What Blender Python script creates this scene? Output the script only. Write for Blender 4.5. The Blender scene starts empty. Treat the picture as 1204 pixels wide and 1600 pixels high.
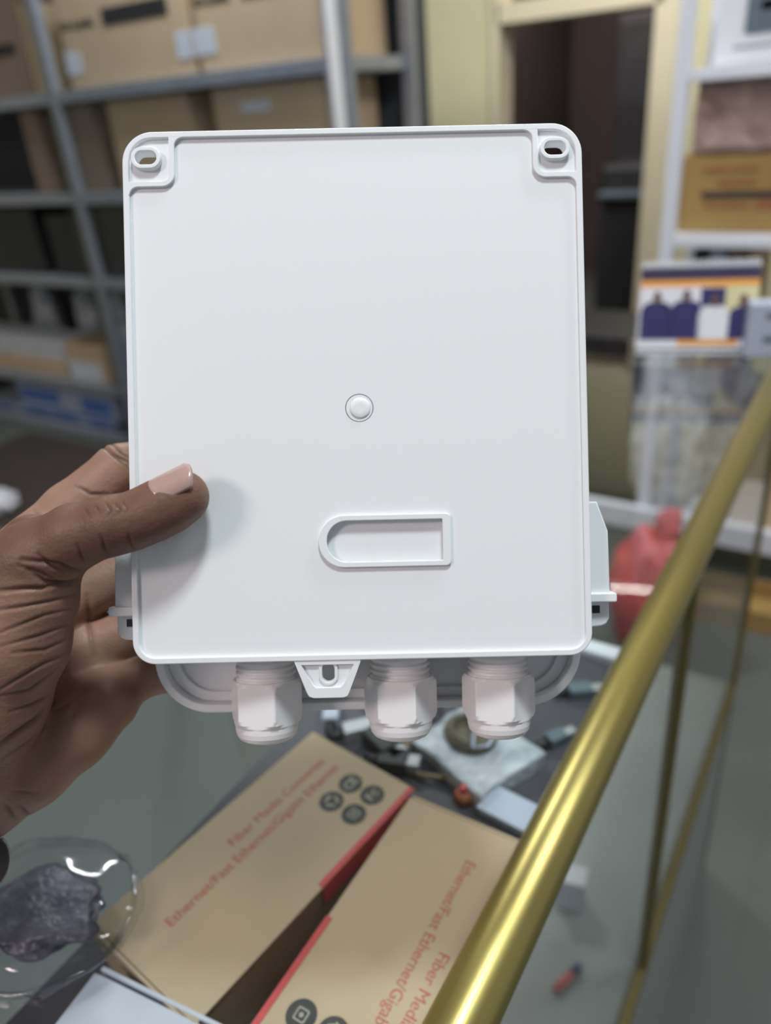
import bpy, bmesh, math, random
import numpy as np
from mathutils import Vector, Matrix
random.seed(4); PI = math.pi
S = bpy.context.scene
COL = S.collection

# ------------------------------------------------------------ camera
FPX = 1200.0
CAM = Vector((0, 0, 1.45))
R_ = Vector((0.84879035, 0.52330799, -0.07552282)); U_ = Vector((-0.18834568, 0.43272656, 0.88163123)); F_ = Vector((-0.4940454, 0.73409568, -0.46585692))
CM = Matrix(((R_.x, U_.x, -F_.x, CAM.x), (R_.y, U_.y, -F_.y, CAM.y), (R_.z, U_.z, -F_.z, CAM.z), (0, 0, 0, 1)))
cd = bpy.data.cameras.new('camera'); cam = bpy.data.objects.new('camera', cd); COL.objects.link(cam)
cam.matrix_world = CM
cd.sensor_fit = 'VERTICAL'; cd.sensor_height = 36.0; cd.sensor_width = 27.09; cd.lens = FPX / 1600 * 36
cd.clip_start = 0.01; cd.clip_end = 60
cd.dof.use_dof = True; cd.dof.focus_distance = 0.272; cd.dof.aperture_fstop = 5.8
S.camera = cam
S.view_settings.view_transform = 'Standard'; S.view_settings.look = 'None'
S.view_settings.gamma = 1.0; S.view_settings.use_curve_mapping = False
S.view_settings.exposure = 0.0

# ------------------------------------------------------------ world and lights
w = bpy.data.worlds.new('world'); S.world = w; w.use_nodes = True
w.node_tree.nodes['Background'].inputs[0].default_value = (0.80, 0.84, 0.92, 1)
w.node_tree.nodes['Background'].inputs[1].default_value = 0.33
def area(name, loc, target, sx, sy, power, color):
    l = bpy.data.lights.new(name, 'AREA'); l.shape = 'RECTANGLE'; l.size = sx; l.size_y = sy; l.energy = power; l.color = color
    o = bpy.data.objects.new(name, l); COL.objects.link(o); o.location = loc
    o.rotation_euler = (Vector(target) - Vector(loc)).to_track_quat('-Z', 'Y').to_euler(); return o
area('ceiling_lamp_cool', (0.18, 0.22, 3.0), (0.1, 0.25, 0), 0.34, 0.22, 23.5, (0.88, 0.98, 1.0))
area('ceiling_lamp_warm', (-0.75, -1.6, 2.9), (-0.1, 0.2, 1.3), 0.5, 0.4, 19, (1.0, 0.80, 0.79))
area('ceiling_lamp_shelves', (-2.0, 2.08, 3.0), (-2.2, 2.35, 1.0), 0.8, 0.2, 52, (0.95, 0.98, 1.0))
area('ceiling_lamp_wall', (-0.9, 3.3, 3.0), (-1.2, 4.2, 1.4), 1.0, 0.2, 32, (1.0, 0.97, 0.90))
area('storeroom_fill', (-1.9, 5.0, 2.9), (-1.8, 5.6, 1.0), 0.3, 0.3, 34, (1.0, 0.90, 0.88))  # added fill light without a fixture, brightens the room behind the doorway
area('ceiling_lamp_aisle', (0.5, 1.3, 3.0), (0.2, 2.0, 0.9), 1.0, 0.2, 26, (0.97, 0.98, 1.0))

# ------------------------------------------------------------ materials
def mat(name, col, rough=0.5, metal=0.0, spec=0.5, noise=None, bump=None, alpha=None, emit=None, coat=0.0, sss=0.0):
    m = bpy.data.materials.new(name); m.use_nodes = True; nt = m.node_tree; b = nt.nodes['Principled BSDF']
    b.inputs['Base Color'].default_value = (*col, 1); b.inputs['Roughness'].default_value = rough; b.inputs['Metallic'].default_value = metal
    b.inputs['Specular IOR Level'].default_value = spec; b.inputs['Coat Weight'].default_value = coat
    if sss: b.inputs['Subsurface Weight'].default_value = sss; b.inputs['Subsurface Scale'].default_value = 0.004; b.inputs['Subsurface Radius'].default_value = (1, .4, .2)
    if alpha is not None: b.inputs['Alpha'].default_value = alpha
    if emit: b.inputs['Emission Color'].default_value = (*col, 1); b.inputs['Emission Strength'].default_value = emit
    tc = nt.nodes.new('ShaderNodeTexCoord')
    if noise:                                     # (scale, second colour, low, high)
        n = nt.nodes.new('ShaderNodeTexNoise'); n.inputs['Scale'].default_value = noise[0]; n.inputs['Detail'].default_value = 5
        cr = nt.nodes.new('ShaderNodeValToRGB'); cr.color_ramp.elements[0].position = noise[2]; cr.color_ramp.elements[1].position = noise[3]
        cr.color_ramp.elements[0].color = (*col, 1); cr.color_ramp.elements[1].color = (*noise[1], 1)
        nt.links.new(tc.outputs['Object'], n.inputs['Vector']); nt.links.new(n.outputs[0], cr.inputs[0]); nt.links.new(cr.outputs[0], b.inputs['Base Color'])
    if bump:                                      # (scale, strength, distance)
        n = nt.nodes.new('ShaderNodeTexNoise'); n.inputs['Scale'].default_value = bump[0]; n.inputs['Detail'].default_value = 4
        bp = nt.nodes.new('ShaderNodeBump'); bp.inputs['Strength'].default_value = bump[1]; bp.inputs['Distance'].default_value = bump[2]
        nt.links.new(tc.outputs['Object'], n.inputs['Vector']); nt.links.new(n.outputs[0], bp.inputs['Height']); nt.links.new(bp.outputs[0], b.inputs['Normal'])
    return m
def glass(name, tint=(0.97, 0.985, 0.98), ior=1.5, rough=0.0):
    m = bpy.data.materials.new(name); m.use_nodes = True; nt = m.node_tree; nt.nodes.clear()
    o = nt.nodes.new('ShaderNodeOutputMaterial'); t = nt.nodes.new('ShaderNodeBsdfTransparent'); g = nt.nodes.new('ShaderNodeBsdfGlossy')
    t.inputs[0].default_value = (*tint, 1); g.inputs['Roughness'].default_value = rough
    fr = nt.nodes.new('ShaderNodeFresnel'); fr.inputs[0].default_value = ior; mx = nt.nodes.new('ShaderNodeMixShader')
    ge = nt.nodes.new('ShaderNodeNewGeometry'); k = nt.nodes.new('ShaderNodeMath'); k.operation = 'MULTIPLY_ADD'; k.inputs[1].default_value = -1; k.inputs[2].default_value = 1
    nt.links.new(ge.outputs['Backfacing'], k.inputs[0]); k2 = nt.nodes.new('ShaderNodeMath'); k2.operation = 'MULTIPLY'      # the sheet reflects where light enters it
    nt.links.new(fr.outputs[0], k2.inputs[0]); nt.links.new(k.outputs[0], k2.inputs[1]); nt.links.new(k2.outputs[0], mx.inputs[0]); nt.links.new(t.outputs[0], mx.inputs[1]); nt.links.new(g.outputs[0], mx.inputs[2]); nt.links.new(mx.outputs[0], o.inputs[0]); return m
M = dict(
    plastic=mat('white_plastic', (0.80, 0.82, 0.83), 0.38, spec=0.4, bump=(900, 0.05, 0.0002)),
    gland=mat('gland_plastic', (0.90, 0.875, 0.87), 0.28, spec=0.5, bump=(600, 0.03, 0.0002)),
    dark=mat('hole_shade', (0.02, 0.02, 0.022), 0.6, bump=(50, .1, .001)),  # painted shade for the inside of a hole
    gold=mat('brushed_gold', (0.46, 0.385, 0.13), 0.36, 0.9, bump=(300, 0.06, 0.0004)),
    golddark=mat('dull_gold', (0.20, 0.16, 0.06), 0.45, 0.6, bump=(300, 0.06, 0.0004)),
    kraft=mat('kraft_card', (0.55, 0.435, 0.29), 0.75, noise=(14, (0.50, 0.39, 0.26), .3, .8), bump=(500, .08, .0004)),
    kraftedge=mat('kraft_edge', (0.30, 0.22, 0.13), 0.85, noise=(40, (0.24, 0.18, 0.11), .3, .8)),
    red=mat('red_print', (0.62, 0.09, 0.09), 0.6, noise=(60, (0.55, 0.08, 0.08), .3, .7)),
    redtext=mat('red_text', (0.50, 0.15, 0.11), 0.7, noise=(60, (0.50, 0.12, 0.09), .3, .7)),
    badge=mat('badge_print', (0.045, 0.045, 0.042), 0.6, noise=(60, (0.06, 0.06, 0.055), .3, .7)),
    badgelite=mat('badge_mark', (0.42, 0.40, 0.33), 0.7, noise=(60, (0.36, 0.34, 0.28), .3, .7)),
    whitecard=mat('white_card', (0.60, 0.63, 0.72), 0.45, bump=(200, .04, .0004)),
    darkmat=mat('dark_shelf_mat', (0.045, 0.043, 0.055), 0.5, noise=(12, (0.065, 0.062, 0.075), .35, .7)),
    deck=mat('grey_deck', (0.30, 0.32, 0.31), 0.4, noise=(6, (0.36, 0.38, 0.365), .3, .7)),
    steel=mat('grey_steel', (0.30, 0.32, 0.36), 0.4, 0.3, noise=(20, (0.36, 0.38, 0.42), .3, .7)),
    alu=mat('lit_aluminium', (0.95, 0.96, 0.97), 0.25, 0.0, bump=(120, .03, .0004)),  # near-white base stands in for the light the upright reflects
    whitemetal=mat('white_metal', (0.72, 0.74, 0.80), 0.4, bump=(100, .03, .0004)),
    glass=glass('clear_glass'), doorglass=glass('door_glass', (0.90, 0.92, 0.94), 1.5),
    cream=mat('cream_wall_paint', (0.62, 0.58, 0.36), 0.8, noise=(4, (0.58, 0.55, 0.35), .3, .7)),
    creamtrim=mat('cream_trim_paint', (0.66, 0.60, 0.42), 0.6, noise=(8, (0.62, 0.56, 0.40), .3, .7)),
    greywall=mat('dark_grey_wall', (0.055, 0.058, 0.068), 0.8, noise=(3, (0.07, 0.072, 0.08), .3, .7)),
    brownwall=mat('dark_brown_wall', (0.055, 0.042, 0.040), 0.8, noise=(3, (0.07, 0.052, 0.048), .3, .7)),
    ceiling=mat('ceiling_paint', (0.62, 0.63, 0.62), 0.9, noise=(3, (0.58, 0.59, 0.58), .3, .7)),
    carton=mat('brown_carton', (0.60, 0.44, 0.27), 0.8, noise=(8, (0.55, 0.40, 0.24), .3, .8)),
    cartondim=mat('dull_carton', (0.26, 0.19, 0.14), 0.8, noise=(8, (0.22, 0.16, 0.12), .3, .8)),
    cartonyellow=mat('mustard_carton', (0.36, 0.23, 0.075), 0.75, noise=(8, (0.32, 0.20, 0.065), .3, .8)),
    wrap=mat('shrink_wrapped_carton', (0.30, 0.20, 0.17), 0.25, noise=(14, (0.45, 0.33, 0.27), .4, .7), bump=(25, .8, .02)),
    black=mat('black_plastic', (0.015, 0.015, 0.018), 0.5, noise=(20, (0.025, 0.025, 0.03), .3, .7)),
    navy=mat('navy_print', (0.022, 0.018, 0.10), 0.6, noise=(30, (0.03, 0.025, 0.13), .3, .7)),
    purple=mat('purple_print', (0.035, 0.028, 0.075), 0.6, noise=(30, (0.042, 0.034, 0.09), .3, .7)),
    orange=mat('orange_print', (0.80, 0.38, 0.07), 0.6, noise=(30, (0.76, 0.34, 0.06), .3, .7)),
    paper=mat('white_paper', (0.74, 0.74, 0.78), 0.6, noise=(10, (0.70, 0.70, 0.74), .3, .7)),
    yellowpaper=mat('pale_yellow_print', (0.68, 0.62, 0.36), 0.6, noise=(10, (0.62, 0.58, 0.34), .3, .7)),
    printskin=mat('printed_skin', (0.10, 0.055, 0.045), 0.6, noise=(30, (0.13, 0.07, 0.05), .3, .7)),
    blueprint=mat('blue_print', (0.08, 0.17, 0.50), 0.5, noise=(30, (0.10, 0.20, 0.55), .3, .7)),
    bluewhite=mat('pale_blue_card', (0.42, 0.47, 0.60), 0.5, noise=(10, (0.48, 0.52, 0.62), .3, .7)),
    polybag=mat('milky_polybag', (0.60, 0.62, 0.64), 0.2, noise=(18, (0.35, 0.37, 0.40), .4, .65), bump=(40, .8, .01)),
    redbag=mat('red_polybag', (0.62, 0.10, 0.09), 0.2, noise=(18, (0.45, 0.09, 0.10), .4, .65), bump=(40, .8, .01)),
    clearfilm=glass('clear_film', (0.94, 0.95, 0.97), 1.5, 0.08),
    silver=mat('silver_metal', (0.42, 0.43, 0.45), 0.5, 0.6, bump=(200, .1, .001)),
    coil=mat('olive_cable', (0.10, 0.085, 0.055), 0.45, noise=(60, (0.16, 0.13, 0.09), .4, .7)),
    nail=mat('thumbnail', (0.36, 0.225, 0.20), 0.25, spec=0.6, coat=0.3, noise=(120, (0.42, 0.275, 0.25), .3, .7)),
    wood=mat('plywood', (0.30, 0.22, 0.13), 0.7, noise=(10, (0.24, 0.17, 0.10), .3, .7)),
    slate=mat('slate_print', (0.10, 0.14, 0.17), 0.5, noise=(10, (0.12, 0.16, 0.19), .3, .7)),
    labelwhite=mat('white_label', (0.68, 0.70, 0.74), 0.6, noise=(10, (0.63, 0.65, 0.69), .3, .7)),
    rust=mat('faded_red_print', (0.30, 0.09, 0.04), 0.7, noise=(30, (0.34, 0.12, 0.05), .3, .7)),
)
def floor_mat():
    m = mat('floor_tile', (0.095, 0.105, 0.097), 0.35, noise=(3, (0.12, 0.13, 0.12), .3, .7)); nt = m.node_tree; b = nt.nodes['Principled BSDF']
    src = b.inputs['Base Color'].links[0].from_socket
    tc = nt.nodes.new('ShaderNodeTexCoord'); br = nt.nodes.new('ShaderNodeTexBrick'); br.offset = 0; br.inputs['Scale'].default_value = 1
    br.inputs['Brick Width'].default_value = .6; br.inputs['Row Height'].default_value = .6; br.inputs['Mortar Size'].default_value = .004
    br.inputs['Mortar'].default_value = (.10, .11, .10, 1); nt.links.new(src, br.inputs['Color1']); nt.links.new(src, br.inputs['Color2'])
    nt.links.new(tc.outputs['Object'], br.inputs['Vector']); nt.links.new(br.outputs[0], b.inputs['Base Color']); return m
M['floor'] = floor_mat()
def skin_mat():
    m = bpy.data.materials.new('brown_skin'); m.use_nodes = True; nt = m.node_tree; b = nt.nodes['Principled BSDF']; L = nt.links.new
    tc = nt.nodes.new('ShaderNodeTexCoord'); n = nt.nodes.new('ShaderNodeTexNoise'); n.inputs['Scale'].default_value = 60; n.inputs['Detail'].default_value = 5
    cr = nt.nodes.new('ShaderNodeValToRGB'); cr.color_ramp.elements[0].position = .3; cr.color_ramp.elements[1].position = .75
    cr.color_ramp.elements[0].color = (0.125, 0.062, 0.042, 1); cr.color_ramp.elements[1].color = (0.19, 0.095, 0.064, 1)
    n2 = nt.nodes.new('ShaderNodeTexNoise'); n2.inputs['Scale'].default_value = 45
    cr2 = nt.nodes.new('ShaderNodeValToRGB'); cr2.color_ramp.elements[0].position = .3; cr2.color_ramp.elements[1].position = .7
    cr2.color_ramp.elements[0].color = (0.29, 0.165, 0.115, 1); cr2.color_ramp.elements[1].color = (0.36, 0.21, 0.15, 1)
    at = nt.nodes.new('ShaderNodeAttribute'); at.attribute_name = 'palm'      # palm skin is paler than the back, brightened further to look lit
    mx = nt.nodes.new('ShaderNodeMix'); mx.data_type = 'RGBA'
    L(tc.outputs['Object'], n.inputs['Vector']); L(tc.outputs['Object'], n2.inputs['Vector']); L(n.outputs[0], cr.inputs[0]); L(n2.outputs[0], cr2.inputs[0])
    L(at.outputs['Fac'], mx.inputs['Factor']); L(cr.outputs[0], mx.inputs['A']); L(cr2.outputs[0], mx.inputs['B']); cr_ = nt.nodes.new('ShaderNodeAttribute'); cr_.attribute_name = 'crease'; mc = nt.nodes.new('ShaderNodeMix'); mc.data_type = 'RGBA'; mc.inputs['B'].default_value = (0.05, 0.02, 0.014, 1)   # palm lines are pigmented darker
    L(cr_.outputs['Fac'], mc.inputs['Factor']); L(mx.outputs['Result'], mc.inputs['A']); L(mc.outputs['Result'], b.inputs['Base Color'])
    b.inputs['Roughness'].default_value = .48; b.inputs['Specular IOR Level'].default_value = .4
    b.inputs['Subsurface Weight'].default_value = .12; b.inputs['Subsurface Radius'].default_value = (1, .35, .2); b.inputs['Subsurface Scale'].default_value = .003
    v = nt.nodes.new('ShaderNodeTexVoronoi'); v.inputs['Scale'].default_value = 900
    n3 = nt.nodes.new('ShaderNodeTexNoise'); n3.inputs['Scale'].default_value = 260; n3.inputs['Detail'].default_value = 6
    wv = nt.nodes.new('ShaderNodeTexWave'); wv.inputs['Scale'].default_value = 60; wv.inputs['Distortion'].default_value = 9; wv.inputs['Detail'].default_value = 3; wv.bands_direction = 'Y'; wv.inputs['Detail Scale'].default_value = 1.2
    a1 = nt.nodes.new('ShaderNodeMath'); a1.operation = 'MULTIPLY_ADD'; a1.inputs[1].default_value = .5
    a2 = nt.nodes.new('ShaderNodeMath'); a2.operation = 'MULTIPLY_ADD'; a2.inputs[1].default_value = .14
    bp = nt.nodes.new('ShaderNodeBump'); bp.inputs['Strength'].default_value = .4; bp.inputs['Distance'].default_value = .0004
    for q in (v, n3, wv): L(tc.outputs['Object'], q.inputs['Vector'])
    L(v.outputs[0], a1.inputs[0]); L(n3.outputs[0], a1.inputs[2]); L(wv.outputs[0], a2.inputs[0]); L(a1.outputs[0], a2.inputs[2]); L(a2.outputs[0], bp.inputs['Height']); L(bp.outputs[0], b.inputs['Normal'])
    return m
M['skin'] = skin_mat()

# ------------------------------------------------------------ helpers
def link(name, me, m=None, parent=None, smooth=False, mw=None, bevel=0):
    o = bpy.data.objects.new(name, me); COL.objects.link(o)
    if m is not None:
        for k in (m if isinstance(m, (list, tuple)) else [m]): me.materials.append(k)
    if parent is not None: o.parent = parent
    if mw is not None: o.matrix_world = mw
    if smooth:
        for p in me.polygons: p.use_smooth = True
    if bevel:
        b = o.modifiers.new('bevel', 'BEVEL'); b.width = bevel; b.segments = 2; b.limit_method = 'ANGLE'
    return o
def tag(o, label, cat, group=None):
    o['label'] = label; o['category'] = cat
    if group: o['group'] = group
    return o
def thing(name, label, cat, loc=(0, 0, 0), rz=0, group=None):
    o = bpy.data.objects.new(name, None); COL.objects.link(o); o.empty_display_size = .05
    o.location = loc; o.rotation_euler = (0, 0, rz); return tag(o, label, cat, group)
def struct(name, me, m): o = link(name, me, m); o['kind'] = 'structure'; return o
def bmesh_new(): return bmesh.new()
def fin(bm):
    me = bpy.data.meshes.new('m'); bmesh.ops.recalc_face_normals(bm, faces=bm.faces); bm.to_mesh(me); bm.free(); return me
def abox(bm, x0, x1, y0, y1, z0, z1, rz=0, mi=0, T=None):
    g = bmesh.ops.create_cube(bm, size=1)['verts']
    for v in g:
        v.co = Vector(((x0 + x1) / 2 + v.co.x * (x1 - x0), (y0 + y1) / 2 + v.co.y * (y1 - y0), (z0 + z1) / 2 + v.co.z * (z1 - z0)))
        if T is not None: v.co = T @ v.co
    for f in {f for v in g for f in v.link_faces}: f.material_index = mi
def box(x0, x1, y0, y1, z0, z1): bm = bmesh.new(); abox(bm, x0, x1, y0, y1, z0, z1); return fin(bm)
def tube(bm, pts, r, n=12, closed=False, cap=True):
    pts = [Vector(p) for p in pts]; N = len(pts); rings = []; prev = None
    for i, p in enumerate(pts):
        a = pts[i - 1] if (i or closed) else p; b = pts[(i + 1) % N] if (i < N - 1 or closed) else p
        t = (b - a).normalized()
        if prev is None: nrm = t.orthogonal().normalized()
        else: nrm = (prev - t * prev.dot(t)).normalized()
        prev = nrm; bn = t.cross(nrm); rr = r[i] if isinstance(r, (list, tuple)) else r
        rings.append([bm.verts.new(p + (nrm * math.cos(2 * PI * k / n) + bn * math.sin(2 * PI * k / n)) * rr) for k in range(n)])
    for i in range(N if closed else N - 1):
        A, B = rings[i], rings[(i + 1) % N]
        for k in range(n): bm.faces.new((A[k], A[(k + 1) % n], B[(k + 1) % n], B[k]))
    if cap and not closed: bm.faces.new(rings[0][::-1]); bm.faces.new(rings[-1])
def tubemesh(pts, r, n=12, closed=False): bm = bmesh.new(); tube(bm, pts, r, n, closed); return fin(bm)
def lathe(prof, n=48, radial=None):           # prof: (radius, z) ; radial(theta) upper limit
    bm = bmesh.new(); rings = []
    for r, z in prof:
        rings.append([bm.verts.new((min(r, radial(2 * PI * k / n)) * math.cos(2 * PI * k / n) if radial else r * math.cos(2 * PI * k / n),
                                    min(r, radial(2 * PI * k / n)) * math.sin(2 * PI * k / n) if radial else r * math.sin(2 * PI * k / n), z)) for k in range(n)])
    for A, B in zip(rings, rings[1:]):
        for k in range(n): bm.faces.new((A[k], A[(k + 1) % n], B[(k + 1) % n], B[k]))
    bm.faces.new(rings[0][::-1]); bm.faces.new(rings[-1]); return fin(bm)
def flat(outlines, z0, z1, bev=0.0):
    cu = bpy.data.curves.new('c', 'CURVE'); cu.dimensions = '2D'; cu.fill_mode = 'BOTH'
    for o in outlines:
        s = cu.splines.new('POLY'); s.points.add(len(o) - 1); s.use_cyclic_u = True
        for p, q in zip(s.points, o): p.co = (q[0], q[1], 0, 1)
    cu.extrude = (z1 - z0) / 2 - bev; cu.bevel_depth = bev; cu.bevel_resolution = 2; cu.offset = -bev
    ob = bpy.data.objects.new('t', cu); COL.objects.link(ob); dg = bpy.context.evaluated_depsgraph_get()
    me = bpy.data.meshes.new_from_object(ob.evaluated_get(dg)); bpy.data.objects.remove(ob); bpy.data.curves.remove(cu)
    me.transform(Matrix.Translation((0, 0, (z0 + z1) / 2))); me.materials.clear(); return me
def join(meshes):
    bm = bmesh.new()
    for m in meshes: bm.from_mesh(m)
    me = bpy.data.meshes.new('j'); bm.to_mesh(me); bm.free(); return me
def text(s, size, ext=0.0001, ax='LEFT', bold=0.0):
    cu = bpy.data.curves.new('f', 'FONT'); cu.body = s; cu.size = size; cu.extrude = ext; cu.align_x = ax; cu.offset = bold; cu.resolution_u = 3
    ob = bpy.data.objects.new('t', cu); COL.objects.link(ob); dg = bpy.context.evaluated_depsgraph_get()
    me = bpy.data.meshes.new_from_object(ob.evaluated_get(dg)); bpy.data.objects.remove(ob); bpy.data.curves.remove(cu); me.materials.clear(); return me
def arc(cx, cy, r, a0, a1, n=8): return [(cx + r * math.cos(math.radians(a0 + (a1 - a0) * i / n)), cy + r * math.sin(math.radians(a0 + (a1 - a0) * i / n))) for i in range(n + 1)]
def rr(x0, x1, y0, y1, r, n=8):
    if not isinstance(r, (list, tuple)): r = [r] * 4          # br, tr, tl, bl
    return arc(x1 - r[0], y0 + r[0], r[0], -90, 0, n) + arc(x1 - r[1], y1 - r[1], r[1], 0, 90, n) + arc(x0 + r[2], y1 - r[2], r[2], 90, 180, n) + arc(x0 + r[3], y0 + r[3], r[3], 180, 270, n)
def circ(cx, cy, r, n=32): return [(cx + r * math.cos(2 * PI * k / n), cy + r * math.sin(2 * PI * k / n)) for k in range(n)]
def blob(size, seed, amp=.25, freq=2.0, sub=4):
    from mathutils import noise
    bm = bmesh.new(); bmesh.ops.create_icosphere(bm, subdivisions=sub, radius=.5)
    for v in bm.verts:
        n = noise.noise(v.co * freq * 2 + Vector((seed * 7.3, seed, 0))) + .5 * noise.noise(v.co * freq * 6 + Vector((seed, 3, seed)))
        c = v.co * (1 + amp * n); c.z = max(c.z, -.36)
        v.co = Vector((c.x * size[0], c.y * size[1], (c.z + .36) * size[2] / .86))
    return fin(bm)
def ray(px, py): return R_ * ((px - 602) / FPX) + U_ * ((800 - py) / FPX) + F_
def on_y(px, py, y): d = ray(px, py); return CAM + d * (y / d.y)
def on_z(px, py, z): d = ray(px, py); return CAM + d * ((z - CAM.z) / d.z)

# ------------------------------------------------------------ the room
struct('floor', box(-6, 3.5, -3, 7.2, -.1, 0), M['floor'])
struct('ceiling', box(-6, 3.5, -1.2, 4.6, 3.1, 3.2), M['ceiling'])
struct('wall_left', box(-5.1, -5.0, -1, 4.6, 0, 3.1), M['cream'])
DX0, DX1, DZ, TZ0, TZ1 = -2.02, -1.15, 1.79, 1.885, 2.25
bm = bmesh.new()
abox(bm, -5.0, DX0, 4.5, 4.62, 0, 3.1); abox(bm, DX1, 3.5, 4.5, 4.62, 0, 3.1); abox(bm, DX0, DX1, 4.5, 4.62, TZ1, 3.1)
struct('wall_back', fin(bm), M['cream'])
struct('wall_partition', box(-5.0, -1.59, 2.83, 2.9, 0, 2.4), M['greywall'])
bm = bmesh.new()
abox(bm, -2.6, -2.5, 4.62, 7.0, 0, 3.1); abox(bm, -.6, -.5, 4.62, 7.0, 0, 3.1); abox(bm, -3.2, -.5, 7.0, 7.1, 0, 3.1); abox(bm, -3.2, -.5, 4.62, 7.1, 3.0, 3.1)
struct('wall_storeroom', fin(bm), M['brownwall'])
bm = bmesh.new()
abox(bm, DX0 - .03, DX0 + .012, 4.46, 4.64, 0, TZ1); abox(bm, DX1 - .035, DX1 + .08, 4.46, 4.64, 0, TZ1); abox(bm, DX0, DX1, 4.46, 4.64, DZ, TZ0); abox(bm, DX0, DX1, 4.46, 4.64, TZ1 - .03, TZ1 + .05)
struct('door_1', fin(bm), M['creamtrim'])
# lamps on the ceiling
for nm, x, y, sx, sy in (('front', .18, .22, .4, .28), ('shelves', -2.0, 2.08, .85, .25), ('wall', -.9, 3.3, 1.05, .25), ('aisle', .5, 1.3, 1.05, .25)):
    where = {'front': 'square white ceiling lamp above the hand and box', 'shelves': 'long white ceiling lamp in front of the grey shelving',
             'wall': 'long white ceiling lamp near the back wall door', 'aisle': 'long white ceiling lamp above the aisle beside the counter'}[nm]
    o = tag(link('ceiling_lamp', box(x - sx / 2, x + sx / 2, y - sy / 2, y + sy / 2, 3.03, 3.1), M['whitemetal'], bevel=.01), where, 'lamp')

# ------------------------------------------------------------ storeroom seen through the doorway
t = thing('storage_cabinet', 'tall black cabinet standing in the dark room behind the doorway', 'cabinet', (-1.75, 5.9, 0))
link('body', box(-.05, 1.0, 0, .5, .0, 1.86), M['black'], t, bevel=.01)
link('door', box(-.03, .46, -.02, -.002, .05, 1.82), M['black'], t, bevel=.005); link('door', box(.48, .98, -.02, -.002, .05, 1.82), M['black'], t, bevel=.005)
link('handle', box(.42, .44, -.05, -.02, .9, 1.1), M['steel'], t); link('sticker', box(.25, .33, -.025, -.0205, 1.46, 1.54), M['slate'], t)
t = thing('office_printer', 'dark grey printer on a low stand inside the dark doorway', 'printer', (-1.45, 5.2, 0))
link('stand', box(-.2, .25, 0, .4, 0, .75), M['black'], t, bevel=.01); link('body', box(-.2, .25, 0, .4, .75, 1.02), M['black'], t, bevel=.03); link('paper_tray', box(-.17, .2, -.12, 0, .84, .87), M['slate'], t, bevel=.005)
for k, (x, y, z, rz, lb) in enumerate(((-1.62, 4.05, 0, .1, 'flattened brown carton lying lowest on the floor before the doorway'), (-1.5, 4.0, .09, -.15, 'brown carton lying on top of the flattened one before the doorway'))):
    t = thing('flat_carton', lb, 'carton', (x, y, z), rz)
    link('body', box(-.45, .45, -.25, .25, 0, .085), M['wood'], t, bevel=.004); link('tape', box(-.45, .45, -.02, .02, .0855, .0865), M['cartondim'], t)

# ------------------------------------------------------------ grey shelving on the left
SY0, SY1 = 2.35, 2.80
t = thing('shelving_unit', 'grey steel shelving against the dark wall, behind the sliding glass', 'shelving')
ZS = [1.45 + .155, 1.45 - .235, 1.45 - .60, 1.45 - 1.13, .05]
posts = [-4.45, -3.06, -1.60]
for x in posts:
    for y in (SY0, SY1 - .04): link('post', box(x - .025, x + .025, y, y + .035, 0, 2.35), M['steel'], t, bevel=.004)
for z in ZS: link('shelf_board', box(-4.45, -1.60, SY0 + .002, SY1 - .002, z - .045, z), M['steel'], t, bevel=.003)
link('shelf_board', box(-4.45, -1.60, SY0, SY1, 2.3, 2.335), M['steel'], t, bevel=.003)
t = thing('sliding_door', 'tall clear glass door with a bright aluminium upright in front of the shelving', 'door', (0, 0, 0))
P = on_y(524, 100, 2.25)
link('frame_upright', box(P.x - .017, P.x + .014, 2.24, 2.262, .02, 2.4), M['alu'], t, bevel=.003)
link('frame_edge', box(P.x - .034, P.x - .019, 2.243, 2.26, .02, 2.4), M['steel'], t, bevel=.002)
link('glass_pane', box(-3.0, P.x - .02, 2.249, 2.254, .04, 2.4), M['doorglass'], t)

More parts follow.
